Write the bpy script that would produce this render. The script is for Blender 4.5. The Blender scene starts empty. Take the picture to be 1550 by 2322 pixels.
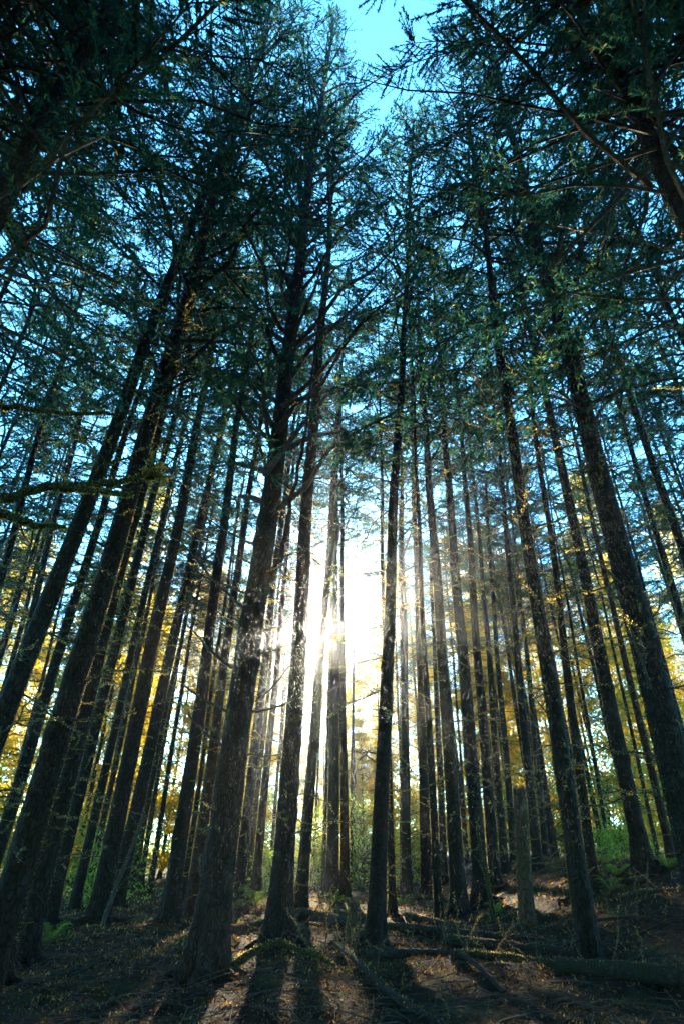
import bpy, math, random
import numpy as np
from mathutils import Vector, Euler

# ------------------------------------------------------------------ camera, sky, sun, exposure
scene = bpy.context.scene
COL = scene.collection
CAM_H = 1.3
cam_data = bpy.data.cameras.new('camera')
cam = bpy.data.objects.new('camera', cam_data); COL.objects.link(cam)
cam.location = (0, 0, CAM_H)
cam.rotation_euler = (math.radians(90 + 31.6), 0, 0)
cam_data.sensor_fit = 'VERTICAL'; cam_data.sensor_height = 36.0
cam_data.lens = 19.64
cam_data.clip_start = 0.05; cam_data.clip_end = 2000
scene.camera = cam

SUN_EL, SUN_AZ = 19.6, -2.85          # degrees; azimuth from +Y, negative to the left
world = bpy.data.worlds.new('World'); scene.world = world; world.use_nodes = True
nt = world.node_tree; nt.nodes.clear()
wo = nt.nodes.new('ShaderNodeOutputWorld'); bg = nt.nodes.new('ShaderNodeBackground')
sky = nt.nodes.new('ShaderNodeTexSky'); sky.sky_type = 'NISHITA'; sky.sun_disc = False
sky.sun_elevation = math.radians(SUN_EL); sky.sun_rotation = math.radians(SUN_AZ)
sky.air_density = 1.0; sky.dust_density = 0.1; sky.ozone_density = 1.5
tint = nt.nodes.new('ShaderNodeMix'); tint.data_type = 'RGBA'; tint.blend_type = 'MULTIPLY'
tint.inputs[0].default_value = 1.0; tint.inputs[7].default_value = (0.37, 0.91, 1.08, 1)
nt.links.new(sky.outputs[0], tint.inputs[6]); nt.links.new(tint.outputs[2], bg.inputs[0])
bg.inputs[1].default_value = 0.15
nt.links.new(bg.outputs[0], wo.inputs[0])

sun_data = bpy.data.lights.new('sun', 'SUN'); sun_data.energy = 4.6; sun_data.angle = math.radians(0.5)
sun_data.color = (1.0, 0.85, 0.6)
sun = bpy.data.objects.new('sun', sun_data); COL.objects.link(sun)
_e, _a = math.radians(SUN_EL), math.radians(SUN_AZ)
SUN_DIR = Vector((math.sin(_a) * math.cos(_e), math.cos(_a) * math.cos(_e), math.sin(_e)))
sun.rotation_euler = SUN_DIR.to_track_quat('Z', 'Y').to_euler()
sun.location = SUN_DIR * 60

vs = scene.view_settings
vs.view_transform = 'Standard'; vs.look = 'None'; vs.gamma = 1.0; vs.exposure = 3.1; vs.use_curve_mapping = False
cy = scene.cycles
cy.max_bounces = 5; cy.diffuse_bounces = 3; cy.glossy_bounces = 1; cy.transmission_bounces = 3
cy.volume_bounces = 0; cy.transparent_max_bounces = 8
cy.caustics_reflective = False; cy.caustics_refractive = False
cy.use_denoising = True
cy.use_adaptive_sampling = True; cy.adaptive_threshold = 0.02

# ------------------------------------------------------------------ materials
def newmat(name):
    m = bpy.data.materials.new(name); m.use_nodes = True
    m.node_tree.nodes.clear()
    return m, m.node_tree.nodes, m.node_tree.links

def ramp(n, stops):
    r = n.new('ShaderNodeValToRGB')
    el = r.color_ramp.elements
    while len(el) > len(stops): el.remove(el[-1])
    while len(el) < len(stops): el.new(0.5)
    for e, (p, c) in zip(el, stops): e.position = p; e.color = (*c, 1)
    return r

def wood_mat(name, c0, c1, c2, scale=6.0, stretch=0.25, bump=0.6, lichen=None, moss=None):
    m, n, l = newmat(name)
    out = n.new('ShaderNodeOutputMaterial'); p = n.new('ShaderNodeBsdfPrincipled')
    p.inputs['Roughness'].default_value = 0.9; p.inputs['Specular IOR Level'].default_value = 0.2
    tc = n.new('ShaderNodeTexCoord'); mp = n.new('ShaderNodeMapping')
    mp.inputs['Scale'].default_value = (scale, scale, scale * stretch)
    l.new(tc.outputs['Object'], mp.inputs[0])
    vo = n.new('ShaderNodeTexVoronoi'); vo.feature = 'DISTANCE_TO_EDGE'; vo.inputs['Scale'].default_value = 3.2
    no = n.new('ShaderNodeTexNoise'); no.inputs['Scale'].default_value = 2.2; no.inputs['Detail'].default_value = 6; no.inputs['Roughness'].default_value = 0.65
    l.new(mp.outputs[0], no.inputs[0])
    mx = n.new('ShaderNodeMix'); mx.data_type = 'VECTOR'; mx.inputs[0].default_value = 0.12
    l.new(mp.outputs[0], mx.inputs[4]); l.new(no.outputs['Color'], mx.inputs[5]); l.new(mx.outputs[1], vo.inputs[0])
    r = ramp(n, [(0.25, c0), (0.52, c1), (0.8, c2)])
    l.new(no.outputs['Fac'], r.inputs[0])
    col = r.outputs[0]
    if lichen:
        n2 = n.new('ShaderNodeTexNoise'); n2.inputs['Scale'].default_value = 5.0; n2.inputs['Detail'].default_value = 5
        l.new(tc.outputs['Object'], n2.inputs[0])
        rr = ramp(n, [(0.56, (0, 0, 0)), (0.72, (0.55, 0.55, 0.55))]); l.new(n2.outputs['Fac'], rr.inputs[0])
        mm = n.new('ShaderNodeMix'); mm.data_type = 'RGBA'; mm.inputs[7].default_value = (*lichen, 1)
        l.new(rr.outputs[0], mm.inputs[0]); l.new(col, mm.inputs[6]); col = mm.outputs[2]
    if moss:
        n3 = n.new('ShaderNodeTexNoise'); n3.inputs['Scale'].default_value = 1.7; n3.inputs['Detail'].default_value = 4
        l.new(tc.outputs['Object'], n3.inputs[0])
        rr = ramp(n, [(0.5, (0, 0, 0)), (0.62, (0.8, 0.8, 0.8))]); l.new(n3.outputs['Fac'], rr.inputs[0])
        mm = n.new('ShaderNodeMix'); mm.data_type = 'RGBA'; mm.inputs[7].default_value = (*moss, 1)
        l.new(rr.outputs[0], mm.inputs[0]); l.new(col, mm.inputs[6]); col = mm.outputs[2]
    if name == 'spruce_bark':                                        # trunks differ from tree to tree; the reddish tint paints in warm bounced light
        oi = n.new('ShaderNodeObjectInfo'); r5 = ramp(n, [(0.0, (0.8, 0.85, 0.9)), (0.5, (1, 1, 1)), (0.8, (1.35, 1.0, 0.85)), (1.0, (1.9, 1.05, 0.75))])
        l.new(oi.outputs['Random'], r5.inputs[0])
        m5 = n.new('ShaderNodeMix'); m5.data_type = 'RGBA'; m5.blend_type = 'MULTIPLY'; m5.inputs[0].default_value = 1.0
        l.new(col, m5.inputs[6]); l.new(r5.outputs[0], m5.inputs[7]); col = m5.outputs[2]
    k0 = 0.35 if 'bark' in name else 0.85
    cr = ramp(n, [(0.0, (k0, k0, k0)), (0.12, (1, 1, 1))]); l.new(vo.outputs[0], cr.inputs[0])      # dark cracks between the plates
    m6 = n.new('ShaderNodeMix'); m6.data_type = 'RGBA'; m6.blend_type = 'MULTIPLY'; m6.inputs[0].default_value = 1.0
    l.new(col, m6.inputs[6]); l.new(cr.outputs[0], m6.inputs[7]); col = m6.outputs[2]
    l.new(col, p.inputs['Base Color'])
    ad = n.new('ShaderNodeMath'); ad.operation = 'ADD'
    vr = n.new('ShaderNodeMath'); vr.operation = 'MINIMUM'; vr.inputs[1].default_value = 0.18
    l.new(vo.outputs[0], vr.inputs[0])
    vm = n.new('ShaderNodeMath'); vm.operation = 'MULTIPLY'; vm.inputs[1].default_value = 3.0; l.new(vr.outputs[0], vm.inputs[0])
    l.new(vm.outputs[0], ad.inputs[0]); l.new(no.outputs['Fac'], ad.inputs[1])
    b = n.new('ShaderNodeBump'); b.inputs['Strength'].default_value = bump; b.inputs['Distance'].default_value = 0.05
    l.new(ad.outputs[0], b.inputs['Height']); l.new(b.outputs[0], p.inputs['Normal'])
    l.new(p.outputs[0], out.inputs[0])
    return m

def leaf_mat(name, stops, tstops, trans=0.5):
    """thin leaf: reflected colour from stops, light passing through from tstops, both picked per leaf"""
    m, n, l = newmat(name)
    out = n.new('ShaderNodeOutputMaterial'); g = n.new('ShaderNodeNewGeometry')
    d = n.new('ShaderNodeBsdfDiffuse'); t = n.new('ShaderNodeBsdfTranslucent'); mx = n.new('ShaderNodeMixShader')
    r1 = ramp(n, stops); r2 = ramp(n, tstops)
    l.new(g.outputs['Random Per Island'], r1.inputs[0]); l.new(g.outputs['Random Per Island'], r2.inputs[0])
    l.new(r1.outputs[0], d.inputs[0]); l.new(r2.outputs[0], t.inputs[0])
    mx.inputs[0].default_value = trans
    l.new(d.outputs[0], mx.inputs[1]); l.new(t.outputs[0], mx.inputs[2]); l.new(mx.outputs[0], out.inputs[0])
    return m

M = {}
M['bark'] = wood_mat('spruce_bark', (0.009, 0.006, 0.0045), (0.024, 0.015, 0.0105), (0.055, 0.036, 0.026), 7.0, 0.42, 1.0, lichen=(0.04, 0.046, 0.044))
M['twig'] = wood_mat('dead_twig', (0.03, 0.02, 0.016), (0.06, 0.045, 0.036), (0.13, 0.11, 0.09), 12, 0.3, 0.2)
M['log'] = wood_mat('weathered_log', (0.012, 0.008, 0.006), (0.035, 0.024, 0.020), (0.10, 0.075, 0.065), 13, 0.6, 0.7, moss=(0.025, 0.028, 0.012))
M['mossy'] = wood_mat('mossy_bark', (0.03, 0.024, 0.012), (0.06, 0.055, 0.02), (0.10, 0.10, 0.03), 9, 0.6, 0.9, moss=(0.05, 0.052, 0.014))
M['snag'] = wood_mat('snag_bark', (0.045, 0.024, 0.014), (0.10, 0.055, 0.032), (0.17, 0.10, 0.06), 7, 0.3, 0.9)
M['torn'] = wood_mat('torn_wood', (0.16, 0.07, 0.03), (0.28, 0.13, 0.06), (0.4, 0.22, 0.12), 14, 0.15, 0.6)
M['needle'] = leaf_mat('spruce_needles', [(0.0, (0.014, 0.042, 0.034)), (0.6, (0.024, 0.07, 0.05)), (1.0, (0.05, 0.09, 0.045))],
                       [(0.0, (0.02, 0.11, 0.085)), (0.8, (0.05, 0.17, 0.09)), (1.0, (0.28, 0.26, 0.05))], 0.5)
M['gold'] = leaf_mat('backlit_gold_leaves', [(0.0, (0.10, 0.11, 0.02)), (0.5, (0.20, 0.15, 0.03)), (1.0, (0.26, 0.15, 0.04))],
                     [(0.0, (0.36, 0.32, 0.010)), (0.5, (0.58, 0.42, 0.016)), (1.0, (0.64, 0.38, 0.05))], 0.75)  # glow of sun through green leaves put into the leaf colour
M['green'] = leaf_mat('undergrowth_leaves', [(0.0, (0.04, 0.09, 0.02)), (1.0, (0.09, 0.13, 0.03))],
                      [(0.0, (0.16, 0.34, 0.04)), (1.0, (0.50, 0.55, 0.06))], 0.55)
M['teal'] = leaf_mat('far_conifer_needles', [(0.0, (0.025, 0.06, 0.04)), (1.0, (0.05, 0.10, 0.05))],
                     [(0.0, (0.06, 0.16, 0.09)), (1.0, (0.16, 0.26, 0.10))], 0.5)
M['moss'] = leaf_mat('moss_tufts', [(0.0, (0.02, 0.02, 0.008)), (1.0, (0.05, 0.045, 0.015))],
                     [(0.0, (0.40, 0.33, 0.06)), (0.6, (0.56, 0.40, 0.09)), (1.0, (0.58, 0.45, 0.2))], 0.6)
M['litter'] = leaf_mat('dry_litter', [(0.0, (0.014, 0.008, 0.005)), (0.7, (0.04, 0.022, 0.012)), (1.0, (0.12, 0.08, 0.05))],
                       [(0.0, (0.10, 0.045, 0.012)), (0.5, (0.42, 0.21, 0.055)), (1.0, (0.70, 0.46, 0.16))], 0.5)

M['shaded_litter'] = leaf_mat('shaded_dry_litter', [(0.0, (0.010, 0.006, 0.004)), (0.8, (0.03, 0.017, 0.010)), (1.0, (0.08, 0.05, 0.03))],
                     [(0.0, (0.05, 0.022, 0.008)), (0.75, (0.16, 0.08, 0.025)), (1.0, (0.55, 0.34, 0.11))], 0.45)  # darker copy of the dry litter, foreground shade put into its colour

def soil_mat():
    m, n, l = newmat('forest_soil')
    out = n.new('ShaderNodeOutputMaterial'); p = n.new('ShaderNodeBsdfPrincipled'); p.inputs['Roughness'].default_value = 0.95
    p.inputs['Specular IOR Level'].default_value = 0.1
    tc = n.new('ShaderNodeTexCoord')
    a = n.new('ShaderNodeTexNoise'); a.inputs['Scale'].default_value = 14; a.inputs['Detail'].default_value = 8; a.inputs['Roughness'].default_value = 0.7
    b = n.new('ShaderNodeTexNoise'); b.inputs['Scale'].default_value = 0.8; b.inputs['Detail'].default_value = 4
    l.new(tc.outputs['Object'], a.inputs[0]); l.new(tc.outputs['Object'], b.inputs[0])
    r = ramp(n, [(0.3, (0.006, 0.004, 0.003)), (0.5, (0.016, 0.010, 0.006)), (0.72, (0.045, 0.028, 0.016))]); l.new(a.outputs['Fac'], r.inputs[0])
    r2 = ramp(n, [(0.52, (0, 0, 0)), (0.66, (0.65, 0.65, 0.65))]); l.new(b.outputs['Fac'], r2.inputs[0])
    mm = n.new('ShaderNodeMix'); mm.data_type = 'RGBA'; mm.inputs[7].default_value = (0.05, 0.06, 0.018, 1)
    l.new(r2.outputs[0], mm.inputs[0]); l.new(r.outputs[0], mm.inputs[6]); l.new(mm.outputs[2], p.inputs['Base Color'])
    bp = n.new('ShaderNodeBump'); bp.inputs['Strength'].default_value = 0.9; bp.inputs['Distance'].default_value = 0.05
    l.new(a.outputs['Fac'], bp.inputs['Height']); l.new(bp.outputs[0], p.inputs['Normal'])
    l.new(p.outputs[0], out.inputs[0])
    return m
M['soil'] = soil_mat()

# ------------------------------------------------------------------ mesh helpers
class MB:
    """collects vertices and faces (arrays of quads or triangles) with a material slot each"""
    def __init__(s): s.v = []; s.f = []; s.n = 0
    def add(s, v, f, mat=0):
        v = np.asarray(v, float).reshape(-1, 3); f = np.asarray(f, int)
        s.v.append(v); s.f.append((f + s.n, mat)); s.n += len(v)
    def mesh(s, name, mats, smooth=True):
        me = bpy.data.meshes.new(name)
        v = np.concatenate(s.v); me.vertices.add(len(v)); me.vertices.foreach_set('co', v.ravel())
        loops = np.concatenate([f.ravel() for f, _ in s.f]); me.loops.add(len(loops)); me.loops.foreach_set('vertex_index', loops)
        tot = np.concatenate([np.full(len(f), f.shape[1]) for f, _ in s.f]); start = np.concatenate([[0], np.cumsum(tot)[:-1]])
        me.polygons.add(len(tot)); me.polygons.foreach_set('loop_start', start); me.polygons.foreach_set('loop_total', tot)
        me.polygons.foreach_set('material_index', np.concatenate([np.full(len(f), m) for f, m in s.f]))
        me.polygons.foreach_set('use_smooth', np.full(len(tot), smooth))
        for m in mats: me.materials.append(m)
        me.update(calc_edges=True); me.validate()
        return me

def link(name, me, parent=None, loc=(0, 0, 0), rot=(0, 0, 0), scale=(1, 1, 1)):
    o = bpy.data.objects.new(name, me); COL.objects.link(o)
    o.location = loc; o.rotation_euler = rot; o.scale = scale
    if parent: o.parent = parent
    return o

def tag(o, label=None, cat=None, group=None, kind=None):
    if label: o['label'] = label
    if cat: o['category'] = cat
    if group: o['group'] = group
    if kind: o['kind'] = kind
    return o

def thing(name, label, cat, loc=(0, 0, 0), rot=(0, 0, 0), group=None, scale=1.0):
    o = bpy.data.objects.new(name, None); COL.objects.link(o)
    o.empty_display_size = 0.2
    o.location = loc; o.rotation_euler = rot; o.scale = (scale,) * 3
    return tag(o, label, cat, group)

def unit(v):
    return v / np.maximum(np.linalg.norm(v, axis=-1, keepdims=True), 1e-9)

def tube(mb, pts, rad, sides=6, mat=0, jitter=0.0, rng=None):
    pts = np.asarray(pts, float); n = len(pts); rad = np.broadcast_to(np.asarray(rad, float), (n,))
    d = unit(np.gradient(pts, axis=0))
    ref = np.array([0.0, 0, 1]) if abs(d[:, 2]).mean() < 0.8 else np.array([1.0, 0, 0])
    a = unit(np.cross(d, ref)); b = np.cross(d, a)
    th = np.arange(sides) / sides * 2 * math.pi
    r = rad[:, None] * np.ones(sides)
    if jitter and rng is not None: r = r * (1 + rng.uniform(-jitter, jitter, r.shape))
    v = pts[:, None, :] + r[..., None] * (np.cos(th)[None, :, None] * a[:, None, :] + np.sin(th)[None, :, None] * b[:, None, :])
    i = np.arange(n - 1)[:, None] * sides; j = np.arange(sides)[None, :]; k = (j + 1) % sides
    f = np.stack([i + j, i + k, i + sides + k, i + sides + j], -1).reshape(-1, 4)
    mb.add(v.reshape(-1, 3), f, mat)
    if sides > 3:                                                   # closed ends
        mb.add(v[0], [list(range(sides))[::-1]], mat); mb.add(v[-1], [list(range(sides))], mat)

def leaves(mb, p, d, ln, wd, rng, mat=0, cup=0.15):
    """rhombus leaves at points p along directions d"""
    n = len(p); d = unit(d)
    s = unit(np.cross(d, rng.normal(size=(n, 3)))); u = np.cross(s, d)
    ln = np.broadcast_to(ln, (n,))[:, None]; wd = np.broadcast_to(wd, (n,))[:, None]
    m = p + d * ln * 0.45 + u * ln * cup
    v = np.stack([p, m - s * wd / 2, p + d * ln, m + s * wd / 2], 1).reshape(-1, 3)
    mb.add(v, np.arange(4 * n).reshape(n, 4), mat)

def needles(mb, p, d, ln, wd, rng, mat=0):
    """pointed needle sprays, one triangle each"""
    n = len(p); d = unit(d); s = unit(np.cross(d, rng.normal(size=(n, 3))))
    ln = np.broadcast_to(ln, (n,))[:, None]; wd = np.broadcast_to(wd, (n,))[:, None]
    mb.add(np.stack([p - s * wd / 2, p + s * wd / 2, p + d * ln], 1).reshape(-1, 3), np.arange(3 * n).reshape(n, 3), mat)

def bend(p0, p1, sag, n, rng=None, wob=0.0):
    p0 = np.asarray(p0, float); p1 = np.asarray(p1, float); t = np.linspace(0, 1, n)[:, None]
    q = p0 + (p1 - p0) * t; q[:, 2] += sag * 4 * (t[:, 0] * (1 - t[:, 0]))
    if rng is not None and wob: q[1:-1] += rng.normal(scale=wob, size=(n - 2, 3))
    return q

# ------------------------------------------------------------------ ground
def sstep(t):
    t = np.clip(t, 0, 1); return t * t * (3 - 2 * t)
def bumps(x, y):
    return (0.05 * np.sin(1.7 * x + 0.6 * y + 1) * np.sin(1.3 * y - 0.5 * x) + 0.035 * np.sin(3.9 * x + 2.1) * np.sin(4.3 * y + 0.7 * x)
            + 0.02 * np.sin(8.3 * x + 3 * y) * np.sin(7.1 * y - 2 * x))
def ground_z(x, y):
    x = np.asarray(x, float); y = np.asarray(y, float)
    return 1.15 * sstep((x - 2.6) / 4.6) * sstep((y - 6) / 8) + bumps(x, y) + 0.02 * np.maximum(0, y - 45)

def axis_pts(a, b, fa, fb, fine, coarse):
    return np.concatenate([np.arange(a, fa, coarse), np.arange(fa, fb, fine), np.arange(fb, b + 0.01, coarse)])
gx = axis_pts(-120, 120, -16, 16, 0.16, 4.0); gy = axis_pts(-90, 150, -2, 32, 0.16, 4.0)
GX, GY = np.meshgrid(gx, gy); mb = MB()
nx, ny = len(gx), len(gy); idx = np.arange(nx * ny).reshape(ny, nx)
mb.add(np.stack([GX, GY, ground_z(GX, GY) + np.random.default_rng(2).uniform(-0.022, 0.022, GX.shape)], -1).reshape(-1, 3), np.stack([idx[:-1, :-1], idx[:-1, 1:], idx[1:, 1:], idx[1:, :-1]], -1).reshape(-1, 4))
tag(link('ground', mb.mesh('ground', [M['soil']])), 'dark forest floor of soil and needles rising to the right', kind='structure')

# ------------------------------------------------------------------ tree pieces
def trunk_wobble(z, seed):
    if seed is None: return np.zeros((len(z), 2))
    ph = np.random.default_rng(seed + 7).uniform(0, 6.28, 4)
    return np.stack([np.sin(z * 0.33 + ph[0]) + 0.6 * np.sin(z * 0.9 + ph[3]), np.cos(z * 0.29 + ph[1]) + 0.5 * np.sin(z * 0.8 + ph[2])], -1) * 0.012 * np.clip(z / 3, 0, 3)[:, None]

def trunk_mesh(d, h, seed, sides=14, rings=46, fine=False, mat='bark'):
    rng = np.random.default_rng(seed)
    if fine: sides, rings = 32, 190
    t = np.linspace(0, 1, rings); z = -0.35 + (h + 0.35) * (0.45 * t + 0.55 * t ** 2.2)
    th = np.arange(sides) / sides * 2 * math.pi
    zz = np.maximum(z, 0)
    r = d / 2 * (0.97 * np.clip(1 - zz / h, 0, 1) ** 0.8) + 0.004
    lob = rng.integers(4, 7); ph = rng.uniform(0, 6.28, 4)
    flare = np.exp(-zz / (0.22 + d * 0.5))[:, None] * (0.55 + 0.36 * np.cos(lob * th + ph[0]) + 0.18 * np.cos((lob - 2) * th + ph[1]))[None]
    R = r[:, None] * (1 + flare)
    R = R * (1 + 0.03 * np.cos(2 * th + ph[2])[None] + rng.uniform(-1, 1, R.shape) * (0.030 if fine else 0.035))
    if fine:
        for _ in range(26):                                          # knots and swellings
            k = rng.uniform(0.5, 12); a = rng.uniform(0, 6.28); s = rng.uniform(0.05, 0.14)
            dz = (z - k) / s; da = (np.angle(np.exp(1j * (th - a)))) / 0.5
            R += 0.16 * r[:, None] * np.exp(-dz[:, None] ** 2 - da[None] ** 2)
    w = trunk_wobble(z, seed)
    v = np.stack([R * np.cos(th) + w[:, :1], R * np.sin(th) + w[:, 1:], np.broadcast_to(z[:, None], R.shape)], -1)
    i = np.arange(rings - 1)[:, None] * sides; j = np.arange(sides)[None]; k = (j + 1) % sides
    m = MB(); m.add(v.reshape(-1, 3), np.stack([i + j, i + k, i + sides + k, i + sides + j], -1).reshape(-1, 4))
    m.add(v[-1], [list(range(sides))])
    return m.mesh('trunk', [M[mat]])

def dead_branch(seed, L, rad, subs=7, droop=-0.05, mat='twig'):
    """a bare branch pointing along +X from the origin"""
    rng = np.random.default_rng(seed); m = MB(); n = 7
    x = np.linspace(0, L, n); y = np.cumsum(rng.normal(scale=0.045 * L, size=n)); z = droop * L * (x / L) ** 2 + np.cumsum(rng.normal(scale=0.03 * L, size=n))
    P = np.stack([x, y - y[0], z - z[0]], -1); tube(m, P, np.linspace(rad, rad * 0.22, n), 5)
    for _ in range(subs):
        t = rng.uniform(0.15, 0.95); q = np.array([np.interp(t * L, x, P[:, c]) for c in range(3)])
        s = rng.choice([-1, 1]); l = rng.uniform(0.12, 0.4) * L * (1.1 - t * 0.6)
        dv = unit(np.array([0.6, s * rng.uniform(0.4, 1), rng.uniform(-0.35, 0.45)]))
        e = q + dv * l; mid = (q + e) / 2 + rng.normal(scale=0.05 * l, size=3)
        tube(m, [q, mid, e], [rad * 0.4, rad * 0.3, rad * 0.15], 3)
        if l > 0.25:
            for _k in range(2):
                f = mid + (e - mid) * rng.uniform(0, 0.8); g = f + unit(dv + rng.normal(scale=0.6, size=3)) * l * 0.4
                tube(m, [f, g], [rad * 0.2, rad * 0.1], 3)
    k = rng.integers(0, n - 1, 130); f = rng.uniform(0, 1, (130, 1)); o = unit(rng.normal(size=(130, 3)) + np.array([0, 0, -0.3]))
    ln = rng.uniform(0.6, 1.6, 130) * rad * 1.5
    leaves(m, P[k] * (1 - f) + P[k + 1] * f + o * rad * 0.4, o, ln, ln * 0.6, rng, 1)
    return m.mesh('branch', [M[mat], M['moss']], smooth=False)

def crown_mesh(seed, H=27, z0=11, nl=52, R=2.3, up=(10, 45), leafn=34, leafmat='needle', wood='twig', lsz=1.0, top=1.3, sub=9.5, wr=1.0):
    """live limbs of a conifer and the needle sprays on them; the tree's foot is the origin"""
    rng = np.random.default_rng(seed); m = MB(); LP, LD, LL = [], [], []
    for i in range(nl):
        u = (i + rng.uniform(-0.4, 0.4)) / nl; u = min(max(u, 0), 0.985); z = z0 + (H - z0) * u
        az = i * 2.39996 + rng.uniform(-0.5, 0.5)
        L = R * (1 - u ** top) * rng.uniform(0.65, 1.2) + 0.3
        if u < 0.12: L *= 0.8
        e0 = math.radians(rng.uniform(*up) + 18 * u); e1 = e0 - math.radians(rng.uniform(20, 55))
        n = 6; s = np.linspace(0, 1, n); el = e0 + (e1 - e0) * s
        hor = np.concatenate([[0], np.cumsum(np.cos(el[:-1]) * L / (n - 1))]); ver = np.concatenate([[0], np.cumsum(np.sin(el[:-1]) * L / (n - 1))])
        side = np.cumsum(rng.normal(scale=0.04 * L, size=n))
        h = np.array([math.cos(az), math.sin(az), 0]); lat = np.array([-h[1], h[0], 0])
        P = hor[:, None] * h + side[:, None] * lat + np.array([0, 0, 1.0]) * (z + ver)[:, None]
        r0 = (0.010 + 0.011 * L) * wr
        tube(m, P, np.linspace(r0, 0.005, n), 4, 0)
        den = rng.uniform(0.0, 1.0) ** 1.4 * 1.5 + 0.25                 # some limbs nearly bare, some heavy
        k = int(L * sub * (0.5 + 0.5 * min(den, 1.3))) + 3; t = rng.uniform(0.22, 1, k) ** 0.8
        q = np.stack([np.interp(t, s, P[:, c]) for c in range(3)], -1)
        sg = rng.choice([-1.0, 1.0], k)[:, None]
        dv = unit(h * rng.uniform(0.3, 1, (k, 1)) + lat * sg * rng.uniform(0.3, 1, (k, 1)) + np.array([0, 0, 1.0]) * rng.uniform(-0.55, 0.35, (k, 1)))
        l = (rng.uniform(0.2, 0.6, k) * (1.25 - 0.6 * t) * min(1.2, 0.55 + 0.3 * L))[:, None]
        e = q + dv * l
        w = np.array([0.0, 0, 0.006]); lw = unit(np.cross(dv, [0, 0, 1.0])) * 0.005
        m.add(np.stack([q - w, e, q + w], 1).reshape(-1, 3), np.arange(3 * k).reshape(k, 3), 0)
        m.add(np.stack([q - lw, e, q + lw], 1).reshape(-1, 3), np.arange(3 * k).reshape(k, 3), 0)
        for a in range(k):
            c = max(2, int(l[a, 0] * leafn * den)); tt = rng.uniform(0.1, 1.05, (c, 1))
            LP.append(q[a] + (e[a] - q[a]) * tt)
            LD.append(unit(dv[a] + rng.normal(scale=0.75, size=(c, 3)) + np.array([0, 0, -0.25]))); LL.append(rng.uniform(0.07, 0.2, c) * lsz)
    P = np.concatenate(LP); D = np.concatenate(LD); Ln = np.concatenate(LL)
    needles(m, P, D, Ln, Ln * rng.uniform(0.24, 0.4, len(Ln)), rng, 1)
    return m.mesh('crown', [M[wood], M[leafmat]], smooth=False)

def broad_crown(seed, H, z0, R, nclump, per, size, leafmat, flat=0.5):
    """layered leafy crown: twigs carrying drifts of leaves, gaps between them"""
    rng = np.random.default_rng(seed); m = MB(); LP, LD = [], []
    for i in range(nclump):
        u = rng.uniform(0, 1); z = z0 + (H - z0) * u; az = rng.uniform(0, 6.28)
        rr = R * (1 - u ** 1.6) ** 0.6 * rng.uniform(0.35, 1.0) + 0.2
        tip = np.array([math.cos(az) * rr, math.sin(az) * rr, z]); st = np.array([0, 0, max(z - rr * rng.uniform(0.2, 0.7), 0.5)])
        tube(m, bend(st, tip, 0.1 * rr, 4, rng, 0.05), [0.02, 0.015, 0.01, 0.004], 3, 0)
        c = int(per * rng.uniform(0.5, 1.5)); t = rng.uniform(0.45, 1.15, (c, 1))
        spread = rng.normal(size=(c, 3)) * np.array([0.36, 0.36, 0.36 * flat]) * (0.5 + 0.2 * R)
        LP.append(st + (tip - st) * t + spread); LD.append(unit(rng.normal(size=(c, 3)) + np.array([0, 0, -0.5])))
    P = np.concatenate(LP); D = np.concatenate(LD); Ln = rng.uniform(0.6, 1.3, len(P)) * size
    leaves(m, P, D, Ln, Ln * rng.uniform(0.45, 0.75, len(P)), rng, 1)
    return m.mesh('crown', [M['twig'], M[leafmat]], smooth=False)

def moss_mesh(d, h, seed, n, zmax, size=0.03, wob=None):
    """fuzz of moss tufts and bark flakes standing off a trunk"""
    rng = np.random.default_rng(seed); m = MB()
    z = rng.uniform(0.05, 1, n) ** 1.1 * zmax; a = math.pi / 2 + rng.uniform(-1, 1, n) * 1.72      # bright tufts kept to the sunward half to give the trunks lit rims
    r = d / 2 * 0.97 * np.clip(1 - z / h, 0, 1) ** 0.8 * (1 + 0.3 * np.exp(-z / 0.4))
    o = np.stack([np.cos(a), np.sin(a), np.zeros(n)], -1); p = o * r[:, None] * 0.985; p[:, 2] = z
    p[:, :2] += trunk_wobble(z, wob)
    dd = unit(o + rng.normal(scale=0.5, size=(n, 3)) + np.array([0, 0, -0.4]))
    ln = rng.uniform(0.5, 1.5, n) * size
    leaves(m, p, dd, ln, ln * 0.6, rng, 0)
    k = max(4, n // 45)                                              # short curled stubs, half in the bright moss colour so they glow
    for _ in range(k):
        zz = rng.uniform(0.6, zmax); aa = math.pi / 2 + rng.uniform(-1, 1) * 1.8; rr = d / 2 * 0.97 * max(1 - zz / h, 0) ** 0.8
        oo = np.array([math.cos(aa), math.sin(aa), 0]); p0 = oo * rr * 0.9 + np.array([0, 0, zz]); l = rng.uniform(0.05, 0.28)
        lat = np.array([-oo[1], oo[0], 0]) * rng.normal() * 0.3
        tube(m, [p0, p0 + oo * l * 0.5 + lat * l * 0.3, p0 + oo * l + lat * l + np.array([0, 0, rng.uniform(-0.5, 0.4) * l])], [0.008, 0.006, 0.003], 3, int(rng.uniform() < 0.5))
    return m.mesh('moss', [M['moss'], M['twig']], smooth=False)

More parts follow.
